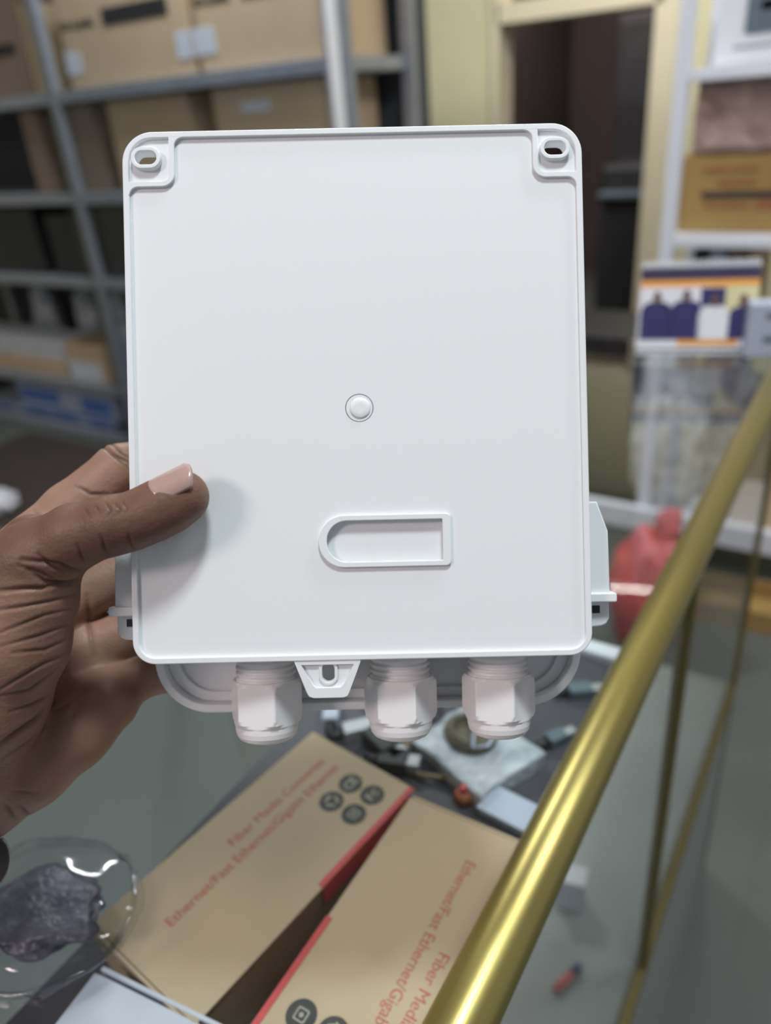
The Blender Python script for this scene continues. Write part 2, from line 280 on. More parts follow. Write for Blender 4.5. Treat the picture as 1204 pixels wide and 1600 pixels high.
def fbox(px0, px1, py0, py1, y, base):   # front rectangle on plane y: x-range and height
    cx, cy = (px0 + px1) / 2, (py0 + py1) / 2
    return on_y(px0, cy, y).x, on_y(px1, cy, y).x, on_y(cx, py0, y).z
def carton(label, px0, px1, py0, py1, zb, m='carton', dep=.34, y=2.40, group=None, extras=(), cat='carton', name='carton', tape=True):
    x0, x1, z1 = fbox(px0, px1, py0, py1, y, zb); zb += .0015
    for q in (ZS if x1 < -1.2 else RZ):
        if q > zb + .05: z1 = min(z1, q - .052)
    t = thing(name, label, cat, ((x0 + x1) / 2, y, zb), 0, group)
    w2 = (x1 - x0) / 2; h = max(.03, z1 - zb)
    link('body', box(-w2, w2, 0, dep, 0, h), M[m], t, bevel=.004)
    if tape: link('tape', box(-.02, .02, -.0008, dep, h + .0004, h + .0012), M['cartondim'], t)
    for e in extras:                       # (kind, px0,px1,py0,py1, material / text)
        a0, a1, c1 = fbox(e[1], e[2], e[3], e[4], y, zb); c0 = on_y((e[1] + e[2]) / 2, e[4], y).z
        T = Matrix.Translation((-(x0 + x1) / 2, 0, -zb))
        if e[0] == 'text':
            me = text(e[5], (c1 - c0), .0004, bold=.002); xs = [v.co.x for v in me.vertices]; k = (a1 - a0) / (max(xs) - min(xs))
            me.transform(Matrix.Scale(k, 4, (1, 0, 0))); me.transform(T @ Matrix.Translation((a0, -.0015, c0)) @ Matrix.Rotation(PI / 2, 4, 'X'))
            link('printed_text', me, M[e[6]], t)
        else:
            c0 = max(c0, zb + .004); c1 = min(c1, zb + h - .002)
            link(e[0], box(a0 - (x0 + x1) / 2, a1 - (x0 + x1) / 2, -.003, -.0005, c0 - zb, c1 - zb), M[e[5]], t)
    return t
z0, z1_, z2, z3, z4 = ZS
carton('tan carton with a dark bar and a lettered name on the top shelf, left one', 84, 290, -90, 110, z0,
       extras=(('text', 92, 148, 26, 44, 'D-Link', 'black'), ('printed_bar', 157, 262, 3, 32, 'black'), ('label_sticker', 104, 128, 80, 118, 'labelwhite'), ('label_sticker', 276, 300, 48, 92, 'labelwhite')))
carton('tan carton filling the top shelf beside the bright aluminium upright', 297, 512, -100, 75, z0,
       extras=(('text', 302, 360, -12, 5, 'D-Link', 'black'), ('printed_bar', 375, 470, -40, -12, 'black'), ('label_sticker', 303, 337, 42, 86, 'labelwhite')))
carton('dark-banded carton on the top shelf in the far left bay', -70, 26, -60, 140, z0, m='cartondim', extras=(('printed_bar', -20, 24, 70, 88, 'black'),))
carton('narrow tan carton on end at the right of the far left bay, top shelf', 38, 54, 0, 132, z0, m='carton')
carton('brown carton at the left on the second shelf, just left of the grey post', 40, 66, 150, 290, z1_, m='cartondim')
carton('brown carton just right of the leaning grey post on the second shelf', 100, 152, 150, 290, z1_, m='cartondim')
carton('wide brown carton in the middle of the second shelf', 176, 300, 138, 288, z1_, m='carton')
carton('wide brown carton on the second shelf ending at the bright upright', 336, 508, 92, 282, z1_, m='carton', extras=(('label_sticker', 378, 422, 158, 174, 'labelwhite'),))
carton('black equipment case on the third shelf, at the far left', -60, 60, 325, 430, z2, m='black', tape=False, cat='case', name='equipment_case')
carton('black equipment case on the third shelf beside the leaning post', 80, 135, 335, 430, z2, m='black', tape=False, cat='case', name='equipment_case')
carton('black equipment case on the third shelf half hidden by the white box', 158, 260, 322, 430, z2, m='black', tape=False, cat='case', name='equipment_case')
# fourth shelf
carton('wide brown carton under the long white box on the fourth shelf', -60, 100, 556, 600, z3, m='carton', dep=.22)
carton('brown carton on the fourth shelf with a white label at its right', 107, 165, 540, 605, z3, m='carton', dep=.22, extras=(('label_sticker', 112, 160, 566, 602, 'labelwhite'),))
x0, x1, zt = fbox(-50, 96, 522, 556, 2.4, 0); zb = on_y(20, 556, 2.4).z + .003
t = thing('white_carton', 'long white carton lying on top of the wide brown one, fourth shelf', 'carton', ((x0 + x1) / 2, 2.42, zb))
link('body', box((x0 - x1) / 2, (x1 - x0) / 2, 0, .18, 0, .11), M['labelwhite'], t, bevel=.004); link('lid_flap', box((x0 - x1) / 2, (x1 - x0) / 2, -.004, -.001, .07, .108), M['paper'], t)
def bag(label, px, py, y, size, m='polybag', seed=1, z=None, group=None, rz=0):
    p = on_y(px, py, y); zz = p.z if z is None else z
    t = thing('plastic_bag', label, 'bag', (p.x, y + size[1] * .5, zz), rz, group)
    link('bag_body', blob(size, seed), M[m], t, smooth=True)
    link('gathered_neck', blob((size[0] * .3, size[1] * .3, size[2] * .35), seed + 9, .4), M[m], t, smooth=True, mw=None).location = (size[0] * .1, 0, size[2] * .82)
    return t
bag('milky plastic bag behind the long white carton, left one', 62, 500, 2.64, (.2, .12, .42), seed=2, z=z3 + .002)
bag('milky plastic bag on the fourth shelf beside the leaning grey post', 128, 505, 2.64, (.17, .12, .40), seed=3, z=z3 + .002)
bag('tall milky plastic bag on the fourth shelf by the white box edge', 186, 560, 2.43, (.17, .14, .42), seed=5, z=z3)
# blue and white boxes near the floor
def netbox(label, px0, px1, py0, py1, zb, y=2.42):
    t = carton(label, px0, px1, py0, py1, zb, m='bluewhite', dep=.28, y=y, tape=False, cat='box', name='blue_white_box', group='blue and white boxes low on the shelving')
    me = t.children[0].data; xs = [v.co.x for v in me.vertices]; zs = [v.co.z for v in me.vertices]; a, b, h = min(xs), max(xs), max(zs)
    link('printed_panel', box(a + .02, a + (b - a) * .45, -.003, -.0006, h * .35, h * .85), M['blueprint'], t); link('printed_panel', box(a + (b - a) * .68, b - .03, -.003, -.0006, h * .25, h * .8), M['blueprint'], t)
    link('printed_stripe', box(a, b, -.0028, -.0006, .0, h * .13), M['blueprint'], t); return t
zq = on_y(90, 692, 2.42).z
netbox('blue and white box, right one of the bottom row near the floor', 92, 182, 668, 715, .052)
netbox('blue and white box, left one of the bottom row near the floor', -12, 88, 650, 700, .052)
zt = max(v[2] for c in [bpy.data.objects['blue_white_box']] for v in [(0, 0, c.location.z + max(q.co.z for q in c.children[0].data.vertices))])
zt2 = bpy.data.objects['blue_white_box.001'].location.z + max(q.co.z for q in bpy.data.objects['blue_white_box.001'].children[0].data.vertices)
netbox('blue and white box on top of the two others near the floor', 36, 178, 610, 660, max(zt, zt2) + .001)

t = thing('floor_mat', 'dark brown mat on the floor in front of the grey shelving', 'mat', (-2.35, 1.93, .001))
link('mat_body', box(-1.5, .75, -.42, .36, 0, .012), mat('brown_mat', (0.035, 0.026, 0.022), 0.9, noise=(30, (0.05, 0.037, 0.03), .3, .7), bump=(200, .3, .003)), t, bevel=.004)
q = on_z(4, 800, 0)
t = thing('plastic_bag', 'small white bag lying on the floor beyond the hand, at the photo edge', 'bag', (q.x, q.y, .014)); link('bag_body', blob((.16, .14, .09), 41), M['paper'], t, smooth=True)
t = thing('dark_filler_block', 'dark cabinet-shaped block added to darken the gap between the doorway and the white shelf rack', 'cabinet', (-.92, 2.62, 0))  # added block that darkens the view past the counter glass
link('body', box(-.3, .3, 0, .34, .0, .66), M['black'], t, bevel=.006); link('worktop', box(-.31, .31, -.01, .35, .661, .69), M['black'], t, bevel=.004)
link('door', box(-.29, -.005, -.016, -.001, .05, .63), M['black'], t, bevel=.003); link('door', box(.005, .29, -.016, -.001, .05, .63), M['black'], t, bevel=.003)
for hx in (-.04, .025): link('handle', box(hx, hx + .012, -.03, -.0165, .3, .42), M['steel'], t)
# ------------------------------------------------------------ white shelf rack on the right
t = thing('shelf_rack', 'white metal shelf rack at the right in front of the cream wall', 'shelving')
RZ = [1.45 + .025, 1.45 - .385, .78, .17]
for x in (-.545, 1.2):
    for y in (2.35, 2.72): link('post', box(x - .019, x + .019, y, y + .03, 0, 2.3), M['whitemetal'], t, bevel=.004)
for z in RZ: link('shelf_board', box(-.545, 1.2, 2.352, 2.755, z - .03, z), M['whitemetal'], t, bevel=.003)
link('plinth', box(-.78, 1.2, 2.33, 2.36, .12, .20), M['whitemetal'], t, bevel=.003)
yb = 2.42
tt = carton('white device box with a dark picture on its face, top right shelf', 1122, 1262, -70, 90, RZ[0], m='paper', dep=.2, y=yb, tape=False, cat='box', name='device_box')
me = flat([rr(0, .085, 0, .14, .01)], 0, .002); me.transform(Matrix.Rotation(PI / 2, 4, 'X'))
o = link('printed_picture', me, M['slate'], tt); q = on_y(1162, 54, yb); o.location = (q.x - tt.location.x, -.001, q.z - tt.location.z)
me = flat([rr(0, .04, 0, .02, .005)], 0, .002); me.transform(Matrix.Rotation(PI / 2, 4, 'X')); o = link('printed_plug', me, M['slate'], tt); o.location = (on_y(1188, 16, yb).x - tt.location.x, -.001, on_y(1188, 16, yb).z - tt.location.z)
me = text('*', .04, .0004); me.transform(Matrix.Rotation(PI / 2, 4, 'X'))
o = link('printed_stripe', box(.0, .2, -.001, 0, 0, .004), M['slate'], tt); q = on_y(1145, 76, yb); o.location = (q.x - tt.location.x, -.002, q.z - tt.location.z)
t1 = carton('mustard carton with a dark bar and faded red print, middle right shelf', 1062, 1290, 238, 360, RZ[1], m='cartonyellow', dep=.3, y=yb,
       extras=(('printed_bar', 1096, 1230, 299, 309, 'black'), ('printed_line', 1100, 1140, 262, 268, 'rust'), ('printed_line', 1146, 1185, 260, 266, 'rust'), ('printed_line', 1120, 1180, 282, 287, 'rust'), ('printed_line', 1098, 1170, 318, 323, 'rust'), ('printed_line', 1180, 1230, 314, 325, 'rust')))
topz = t1.location.z + max(v.co.z for v in t1.children[0].data.vertices)
bm = bmesh.new()
x0, x1, zt = fbox(1086, 1290, 122, 238, yb, 0)
abox(bm, x0, x1, yb, yb + .28, topz + .003, zt + .02)
bmesh.ops.subdivide_edges(bm, edges=bm.edges, cuts=14, use_grid_fill=True)
from mathutils import noise
for v in bm.verts: n = noise.noise(v.co * 14) * .008; v.co += Vector((n, n - .004, 0))
tag(link('wrapped_bale', fin(bm), M['wrap'], smooth=True), 'brown film-wrapped bundle standing on the mustard carton', 'bundle')
for k, (a, b, c, mm, lb) in enumerate(((1078, 1100, 384, 'black', 'small black tape dispenser on the third right shelf'), (1104, 1128, 380, 'bluewhite', 'small pale box on the third right shelf'),
                          (1132, 1160, 378, 'cartondim', 'narrow tan box on the third right shelf'), (1164, 1186, 376, 'carton', 'tan box at the end of the third right shelf'))):
    carton(lb, a, b, c, 500, RZ[2], m=mm, dep=.2, y=2.44, tape=False, cat='box', name='small_box')
# bottom shelves behind the counter glass
bag('large milky bag of parts on the lower right rack shelf, left end', 1024, 800, 2.39, (.24, .15, .55), seed=11, z=RZ[3])
bag('milky bag of parts on the lower rack shelf, next to brown cartons', 1098, 800, 2.56, (.22, .15, .54), seed=12, z=RZ[3])
carton('brown carton low on the rack right of the milky bags', 1150, 1260, 655, 815, RZ[3], m='carton', dep=.3, y=2.40)
carton('brown carton on the middle rack shelf at the photo edge', 1150, 1300, 530, 650, RZ[2], m='cartondim', dep=.3, y=2.40)
p = on_y(1125, 885, 2.1)
t = thing('cardboard_tray', 'mustard card tray lying on the floor before the rack', 'tray', (-.22, 2.17, 0), .1)
link('tray_base', box(-.1, .16, -.1, .08, 0, .012), M['cartonyellow'], t)
for a in (( -.1, .16, -.1, -.092), (-.1, .16, .072, .08), (-.1, -.092, -.092, .072), (.152, .16, -.092, .072)): link('tray_side', box(*a, .0121, .07), M['cartonyellow'], t)
p = on_z(1000, 990, 0)
bag('red plastic bag on the floor beyond the counter', 1000, 960, p.y - .1, (.24, .22, .36), m='redbag', seed=21, z=0)
t = thing('snack_bag', 'small orange and blue packet on the floor beside the red bag', 'packet', (p.x - .22, p.y - .12, 0), .3)
link('packet_body', blob((.18, .12, .36), 31, .12), M['navy'], t, smooth=True); o = link('packet_top', blob((.15, .10, .14), 32, .15), M['orange'], t, smooth=True); o.location = (0, 0, .26)

# ------------------------------------------------------------ display counter
XF, XB, Y0, Y1, ZT = -.094, -.60, -.55, 1.20, 1.10
t = thing('display_counter', 'glass display counter with a gold rail along its edge', 'counter', (-.35, .3, 0)); CT = t
Ti = Matrix.Translation((.35, -.3, 0))
def cp(name, me, m, **k): me.transform(Ti); return link(name, me, m, CT, **k)
cp('glass_top', box(XB, XF - .004, Y0, Y1, ZT - .006, ZT), M['glass'])
cp('front_glass', box(XF - .002, XF + .002, Y0, Y1, .51, ZT - .016), M['glass'])
cp('rail', tubemesh([(XF, Y0 - .01, ZT), (XF, Y1, ZT)], .0142, 40), M['gold'], smooth=True)
cp('rail', tubemesh([(XF, Y0, .50), (XF, Y1, .50)], .008, 20), M['golddark'], smooth=True)
P = on_y(1000, 1560, 1.0); d = ray(995, 1560); P = CAM + d * (XF / d.x)
cp('post', box(XF - .006, XF + .006, P.y - .006, P.y + .006, .5, ZT - .012), M['golddark'], bevel=.001)
cp('post', box(XF - .006, XF + .006, Y1 - .012, Y1, 0, ZT - .012), M['golddark'], bevel=.001)
cp('post', box(XB, XB + .012, Y1 - .012, Y1, 0, ZT - .008), M['golddark'], bevel=.001)
cp('deck', box(XB, XF - .004, Y0, Y1, .47, .49), M['deck'])
cp('base_panel', box(XB, XF + .004, Y0, Y1 - .02, 0, .468), M['deck'], bevel=.002)
cp('back_panel', box(XB - .012, XB - .001, Y0, .5, .49, ZT - .01), M['deck'])
SH = 1.04
cp('inner_shelf', box(-.318, XF - .006, -.2, .495, SH - .008, SH), M['darkmat'])
cp('shelf_bar', box(-.56, XF - .006, .497, .513, SH - .016, SH + .006), M['whitemetal'], bevel=.002)
# small things on the deck
t = thing('parts_box', 'small white box on the deck low behind the front glass', 'box', (-.2, .66, .4905), .2)
link('body', box(-.018, .018, -.014, .014, 0, .05), M['whitecard'], t, bevel=.002); link('lid', box(-.019, .019, -.015, .015, .0502, .056), M['paper'], t, bevel=.001)
t = thing('marker_pen', 'red marker pen lying low on the deck behind the front glass', 'pen', (-.17, .55, .497), 1.2)
link('barrel', tubemesh([(-.015, 0, 0), (.015, 0, 0)], .005), M['redbag'], t, smooth=True); link('cap', tubemesh([(.0152, 0, 0), (.030, 0, 0)], .0055), M['navy'], t, smooth=True)

# ------------------------------------------------------------ kraft boxes under the glass
BL, BW, BH = .1712, .0867, .038
def badge_mark(kind):
    if kind == 'CE':
        t = join([text('C', .0085, .00006, bold=.0002)]); t.transform(Matrix.Translation((-.0052, -.003, 0)))
        e = text('E', .0085, .00006, bold=.0002); e.transform(Matrix.Translation((.0004, -.003, 0))); return join([t, e])
    if kind == 'FC':
        a = text('F', .0085, .00006, bold=.0002); a.transform(Matrix.Translation((-.0045, -.003, 0))); b = text('C', .006, .00006, bold=.0002); b.transform(Matrix.Translation((0, -.0022, 0))); return join([a, b])
    if kind == 'arrows':
        out = []
        for k in range(3):
            a = math.radians(120 * k); f = flat([[(-.0028, -.0006), (.0012, -.0006), (.0012, -.0016), (.003, .0003), (.0012, .0022), (.0012, .0010), (-.0028, .0010)]], -.00006, .00006)
            f.transform(Matrix.Rotation(a, 4, 'Z') @ Matrix.Translation((0, .003, 0))); out.append(f)
        return join(out)
    return join([flat([rr(-.0032, .0032, -.0032, .0032, .001), rr(-.0024, .0024, -.0024, .0024, .0006)], -.00006, .00006), flat([circ(0, 0, .0012, 16)], -.00006, .00006)])
def kraft_box(label, x, y, ang):
    t = thing('fiber_converter_box', label, 'box', (x, y, SH + .0005), ang, 'kraft boxes with red print under the glass')
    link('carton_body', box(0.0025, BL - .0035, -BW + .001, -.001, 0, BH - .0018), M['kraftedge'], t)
    lid = bmesh.new(); abox(lid, 0, BL, -BW, 0, BH - .0016, BH); link('lid_panel', fin(lid), M['kraft'], t, bevel=.0007)
    link('end_flap', box(-.0008, .0022, -BW + .003, -.003, .004, BH - .0018), M['kraft'], t, bevel=.0005)
    link('end_flap', box(BL - .0032, BL - .0005, -BW + .003, -.003, .004, BH - .0018), M['kraft'], t, bevel=.0005)
    link('tuck_edge', box(-.0022, -.0003, -BW + .001, -.001, BH - .010, BH - .0002), M['kraft'], t, bevel=.0005)
    link('red_strip', join([box(.088, BL - .0005, -BW - .0003, -BW + .0032, BH + .0001, BH + .0004), box(.088, BL - .004, -BW + .0003, -BW + .0009, BH - .014, BH - .0017)]), M['red'], t)
    zt = BH + .00012
    a = text('Fiber Media Converter', .0088, .00006); k = .0805 / max(v.co.x for v in a.vertices); a.transform(Matrix.Translation((.0765, -.0262, zt)) @ Matrix.Scale(k, 4, (1, 0, 0)))
    link('printed_text', a, M['redtext'], t)
    a = text('Ethernet/Fast Ethernet/Gigabit Ethernet', .0088, .00006); k = .134 / max(v.co.x for v in a.vertices); a.transform(Matrix.Translation((.0235, -.0372, zt)) @ Matrix.Scale(k, 4, (1, 0, 0)))
    link('printed_text', a, M['redtext'], t)
    for (bx, by), kd in zip(((.1515, .0516), (.1523, .0686), (.1342, .0512), (.1348, .0687)), ('CE', 'FC', 'arrows', 'ring')):
        d = link('printed_badge', flat([circ(0, 0, .0075)], 0, .0002), M['badge'], t); d.location = (bx, -by, BH + .0001)
        e = link('badge_symbol', badge_mark(kd), M['badgelite'], d); e.location = (0, 0, .0003)
    return t
kraft_box('kraft box with round black badges at its far end, left one under the glass', -.2935, .1235, math.radians(82.9))
kraft_box('kraft box lying closest along the gold rail, its red print upside down', -.0988, .2765, math.radians(270.5))
p1 = Vector((-.2685, .108, 0))
t = thing('white_box', 'white card box at the near corner beside the kraft box', 'box', (p1.x, p1.y, SH + .0005), math.radians(7))
link('body', box(0, .088, -.15, -.001, 0, .038), M['whitecard'], t, bevel=.0006); link('tuck_flap', box(.0, .088, .0005, .0028, .004, .0385), M['whitecard'], t, bevel=.0006)
link('lid', box(-.0008, .0888, -.1508, -.002, .0382, .0394), M['whitecard'], t, bevel=.0004)
# ---- small electronics on the dark shelf
def onsh(px, py, z=SH): return on_z(px, py, z)
p = onsh(745, 1185); t = thing('cable_bag', 'white plastic bag holding a coiled dark olive cable', 'bag', (p.x, p.y, SH + .0005), -.35)
from mathutils import noise
bm = bmesh.new(); bmesh.ops.create_cube(bm, size=1)
for v in bm.verts: v.co = Vector((v.co.x * .070, v.co.y * .060, (v.co.z + .5) * .010))
bmesh.ops.subdivide_edges(bm, edges=bm.edges, cuts=16, use_grid_fill=True)
for v in bm.verts:
    n = noise.noise(v.co * 90) * .0022 + abs(noise.noise(v.co * 55)) * .002
    if v.co.z > .004: v.co.z += n + .001
    v.co.x += noise.noise(v.co * 30 + Vector((5, 0, 0))) * .003; v.co.y += noise.noise(v.co * 30 + Vector((0, 9, 0))) * .003
link('bag_body', fin(bm), mat('pale_poly', (0.34, 0.38, 0.43), 0.3, noise=(60, (0.56, 0.60, 0.65), .35, .65), bump=(110, .7, .004)), t, smooth=True)
bm = bmesh.new()
for k in range(7): tube(bm, [((.019 - .0022 * (k % 4)) * math.cos(a * PI / 12) - .010, (.017 - .0022 * (k % 4)) * math.sin(a * PI / 12) + .004, .0135 + .0016 * (k % 3)) for a in range(24)], .0013, 8, closed=True)
bmesh.ops.create_circle(bm, cap_ends=True, radius=.018, segments=32, matrix=Matrix.Translation((-.010, .004, .0135)))
link('cable_coil', fin(bm), M['coil'], t, smooth=True)
link('cable_tie', tubemesh([(-.02, .012, .018), (-.008, .006, .019), (.004, -.008, .018), (.010, .001, .018), (.006, .012, .018)], .0014, 8), M['bluewhite'], t, smooth=True)
def rj(label, px, py, ang, m1='silver', L=.022, wd=.012, h=.011):
    p = onsh(px, py); t = thing('cable_connector', label, 'connector', (p.x, p.y, SH + .0005), ang, 'loose connectors on the dark shelf')
    link('plug_body', box(-L / 2, L / 2, -wd / 2, wd / 2, 0, h), M[m1], t, bevel=.001); link('plug_nose', box(L / 2 + .0002, L / 2 + .009, -wd / 3, wd / 3, .002, h - .002), M['silver'], t, bevel=.0005)
    link('strain_relief', tubemesh([(-L / 2 - .0002, 0, h / 2), (-L / 2 - .012, 0, h / 2)], [.004, .0025], 10), M['black'], t, smooth=True)
rj('silver connector behind the left kraft box, nearest its far corner', 560, 1150, .8)
rj('pale plug left of the silver connectors, under the first cable gland', 520, 1118, 2.1, 'bluewhite', .03, .012)
rj('dark connector between the left kraft box and the cable bag', 600, 1170, -.4, 'black', .026, .02, .014)
rj('silver connector close to the cable bag, pointing at the middle gland', 655, 1130, 1.3, 'silver', .03, .010)
rj('dark plug touching the left kraft box end', 615, 1200, .3, 'black', .02, .016, .012)
rj('pale plug hidden partly behind the middle gland', 590, 1105, 2.6, 'bluewhite', .03, .014)
rj('silver connector right below the bag of coiled cable', 700, 1200, -.2, 'silver', .016, .012, .009)
rj('small dark plug alone near the right cable gland', 905, 1085, .6, 'slate', .018, .012, .008)
rj('small dark plug lying nearest the gold rail beyond the cable bag', 868, 1160, 1.0, 'slate', .014, .010, .008)
p = onsh(660, 1195); t = thing('patch_cord', 'yellowish cord curled between connectors and the cable bag', 'cord', (p.x, p.y, SH + .003))
link('cord_loop', tubemesh([(.016 * math.cos(a * .5) * (1 + .05 * a), .012 * math.sin(a * .5), .001 * (a % 3)) for a in range(22)], .0017, 8), M['wood'], t, smooth=True)
link('cord_plug', box(.028, .040, -.008, -.002, -.002, .006), M['silver'], t, bevel=.0005)
p = onsh(725, 1250); t = thing('ferrule_cap', 'small orange capped part behind the kraft box by the rail', 'cap', (p.x, p.y, SH + .0005), .4)
link('cap_body', lathe([(.0065, 0), (.0065, .006), (.005, .0075)], 24), M['rust'], t, smooth=True); link('cap_stem', lathe([(.0025, .0076), (.0025, .012)], 16), M['redbag'], t)
p = onsh(800, 1270); t = thing('adapter_box', 'small pale lilac box between the cable bag and the gold rail', 'box', (p.x + .002, p.y - .002, SH + .0005), -.1)
link('body', box(-.020, .024, -.012, .010, 0, .006), M['bluewhite'], t, bevel=.001); link('lid', box(-.0205, .0245, -.0125, .0105, .0062, .0072), M['bluewhite'], t, bevel=.0005)
# ---- clear film packaging at the near left, on the glass top
p = on_z(70, 1430, ZT); t = thing('clear_plastic_bag', 'crumpled clear plastic bag with a round rim lying on the glass top', 'bag', (p.x, p.y, ZT + .0005), .3)
bm = bmesh.new(); bmesh.ops.create_icosphere(bm, subdivisions=4, radius=1)
for v in bm.verts:
    n = noise.noise(v.co * 2.2) * .12 + noise.noise(v.co * 5) * .08 + noise.noise(v.co * 12) * .05
    c = v.co * (1 + n); v.co = Vector((c.x * .050, c.y * .042, max(0, (c.z + .25)) * .016))
link('film_body', fin(bm), M['clearfilm'], t, smooth=True)
link('inner_wrap', blob((.062, .046, .007), 77, .25), mat('blue_grey_film', (0.07, 0.075, 0.10), .3, noise=(80, (0.15, 0.16, 0.20), .4, .7), bump=(300, .5, .002)), t, smooth=True)
link('film_rim', tubemesh([(.047 * math.cos(a * PI / 24), .041 * math.sin(a * PI / 24), .0025 + .001 * math.sin(a * .8)) for a in range(48)], .0016, 8, closed=True), M['clearfilm'], t, smooth=True)
bm = bmesh.new()
tube(bm, [(-.038, -.018, .004), (-.030, -.028, .007), (-.018, -.034, .006), (-.004, -.036, .005)], [.001, .0035, .0025, .001], 8)
tube(bm, [(-.045, .006, .004), (-.044, -.004, .007), (-.040, -.012, .005)], [.001, .0030, .001], 8)
link('film_glint', fin(bm), M['polybag'], t, smooth=True)  # milky white tubes stand in for highlights on the film

# ------------------------------------------------------------ desk calendar and small box at the counter end
t = thing('desk_calendar', 'purple and orange desk calendar standing at the far end of the glass top', 'calendar', (-.222, 1.145, ZT + .0005), math.radians(17))
W2, H = .092, .128
tilt = Matrix.Rotation(math.radians(-15), 4, 'X')
def page(me, dy=0): me.transform(Matrix.Rotation(PI / 2, 4, 'X')); me.transform(tilt @ Matrix.Translation((0, dy, .004))); return me
link('stand_page', page(box(-W2, W2, 0, H, -.0015, 0)), M['paper'], t)
me = box(-W2, W2, 0, H, -.0015, 0); me.transform(Matrix.Rotation(PI / 2, 4, 'X')); me.transform(Matrix.Translation((0, .074, .004)) @ Matrix.Rotation(math.radians(15), 4, 'X')); link('back_page', me, M['paper'], t)
link('base_page', box(-W2, W2, -.004, .078, .0, .0022), M['paper'], t)
def prt(name, outs, m, lvl): return link(name, page(flat(outs, 0, .0003), -.0002 - lvl * .0004), M[m], t)
R4 = lambda a, b, c, d: [[(a, c), (b, c), (b, d), (a, d)]]
prt('header_band', R4(-W2, W2, .106, .1245), 'purple', 0); prt('orange_band', R4(-W2, W2, .096, .1058), 'orange', 0)
prt('picture_ground', R4(-W2 + .004, .02, .018, .0958), 'paper', 0); prt('picture_ground', R4(.0202, W2, .018, .0958), 'yellowpaper', 0)
prt('picture_patch', R4(.004, .042, .066, .094), 'navy', 1); prt('footer_band', R4(-.028, .066, .0085, .0175), 'orange', 0); prt('footer_line', R4(-W2, W2, 0, .004), 'slate', 0)
def person(cx, m, w=.019, top=.072): 
    prt('printed_shirt', [[(cx - w, .018), (cx + w, .018)] + arc(cx + w * .35, top - .014, w * .65, 0, 90, 5) + arc(cx - w * .35, top - .014, w * .65, 90, 180, 5)], m, 2)
    prt('printed_face', [[(cx + .0065 * math.cos(a * PI / 8), top + .0085 + .0095 * math.sin(a * PI / 8)) for a in range(16)]], 'printskin', 3)
person(-.064, 'navy', .025); person(-.018, 'navy', .024, .074); person(.026, 'paper', .024, .066); person(.070, 'navy', .021, .066)
bm = bmesh.new()
for k in range(26):
    x = -W2 + .006 + k * (2 * W2 - .012) / 25; c = tilt @ Vector((x, .0, H + .004)); 
    tube(bm, [(x, c.y + .006 * math.cos(a * PI / 6), c.z + .006 * math.sin(a * PI / 6)) for a in range(12)], .0011, 6, closed=True)
link('spiral_binding', fin(bm), M['whitemetal'], t, smooth=True)
t.scale = (.86, .95, .935); t.location.x += .008; t.location.y += .003
q = on_z(1200, 553, ZT); t = thing('sim_pack', 'small pale blue box standing right of the desk calendar', 'box', (q.x + .0, q.y - .02, ZT + .0005), .3)
link('body', box(-.030, .05, 0, .03, 0, .075), M['bluewhite'], t, bevel=.002)
link('printed_stripe', box(-.008, .02, -.0012, -.0004, .055, .062), M['slate'], t); link('printed_stripe', box(-.008, .012, -.0012, -.0004, .022, .030), M['slate'], t)

# ------------------------------------------------------------ the terminal box held in the hand (millimetres in its own frame)
ANG = math.radians(1.25)
PC = CAM + (R_ * ((558 - 602) / FPX) + U_ * ((800 - 616) / FPX) + F_) * .270
TBM = CM.copy(); TBM.translation = PC
TBM = TBM @ Matrix.Rotation(ANG, 4, 'Z')
TB = thing('fiber_terminal_box', 'white plastic fibre terminal box held upright, its back plate facing forward', 'terminal box'); TB.matrix_world = TBM
MM = Matrix.Scale(.001, 4)
def tp(name, me, m='plastic', parent=TB, **k):
    me.transform(MM); return link(name, me, M[m], parent, **k)
HW, HH = 80.4, 93.2
sl = [(-72.0, 83.9), (70.9, 84.2)]
def slot(c, w, h): return rr(c[0] - w / 2, c[0] + w / 2, c[1] - h / 2, c[1] + h / 2, h / 2 - .01, 8)
outer = rr(-HW, HW, -HH, HH, [8, 10.5, 10.5, 8], 12)
Dout = rr(8.5 - 23.2, 8.5 + 23.2, -51.6 - 9.2, -51.6 + 9.2, [1.8, 1.8, 9.1, 9.1], 14)
Din = rr(8.5 - 20.3, 8.5 + 20.3, -51.6 - 7.2, -51.6 + 7.2, [.3, .3, 7.1, 7.1], 14)
inset = rr(-HW + .3, HW - .3, -HH + .3, HH - .3, [8, 10.2, 10.2, 8], 12)
dim = circ(.6, -4.8, 4.95, 40)
pl = [flat([inset, slot(sl[0], 7.6, 4.8), slot(sl[1], 7.6, 4.8), Din, dim], -2.0, 0), flat([inset, slot(sl[0], 7.6, 4.8), slot(sl[1], 7.6, 4.8)], -3.2, -1.95)]
pl.append(flat([circ(.6, -4.8, 4.72, 40)], -2.0, -.10, .12))
BP = tp('back_plate', join(pl))
rim = rr(-HW + 2.2, HW - 2.2, -HH + 2.2, HH - 2.2, [5.6, 8.0, 8.0, 5.6], 12)
tp('raised_rim', flat([outer, rim], -3.2, 1.3, .35), parent=BP)
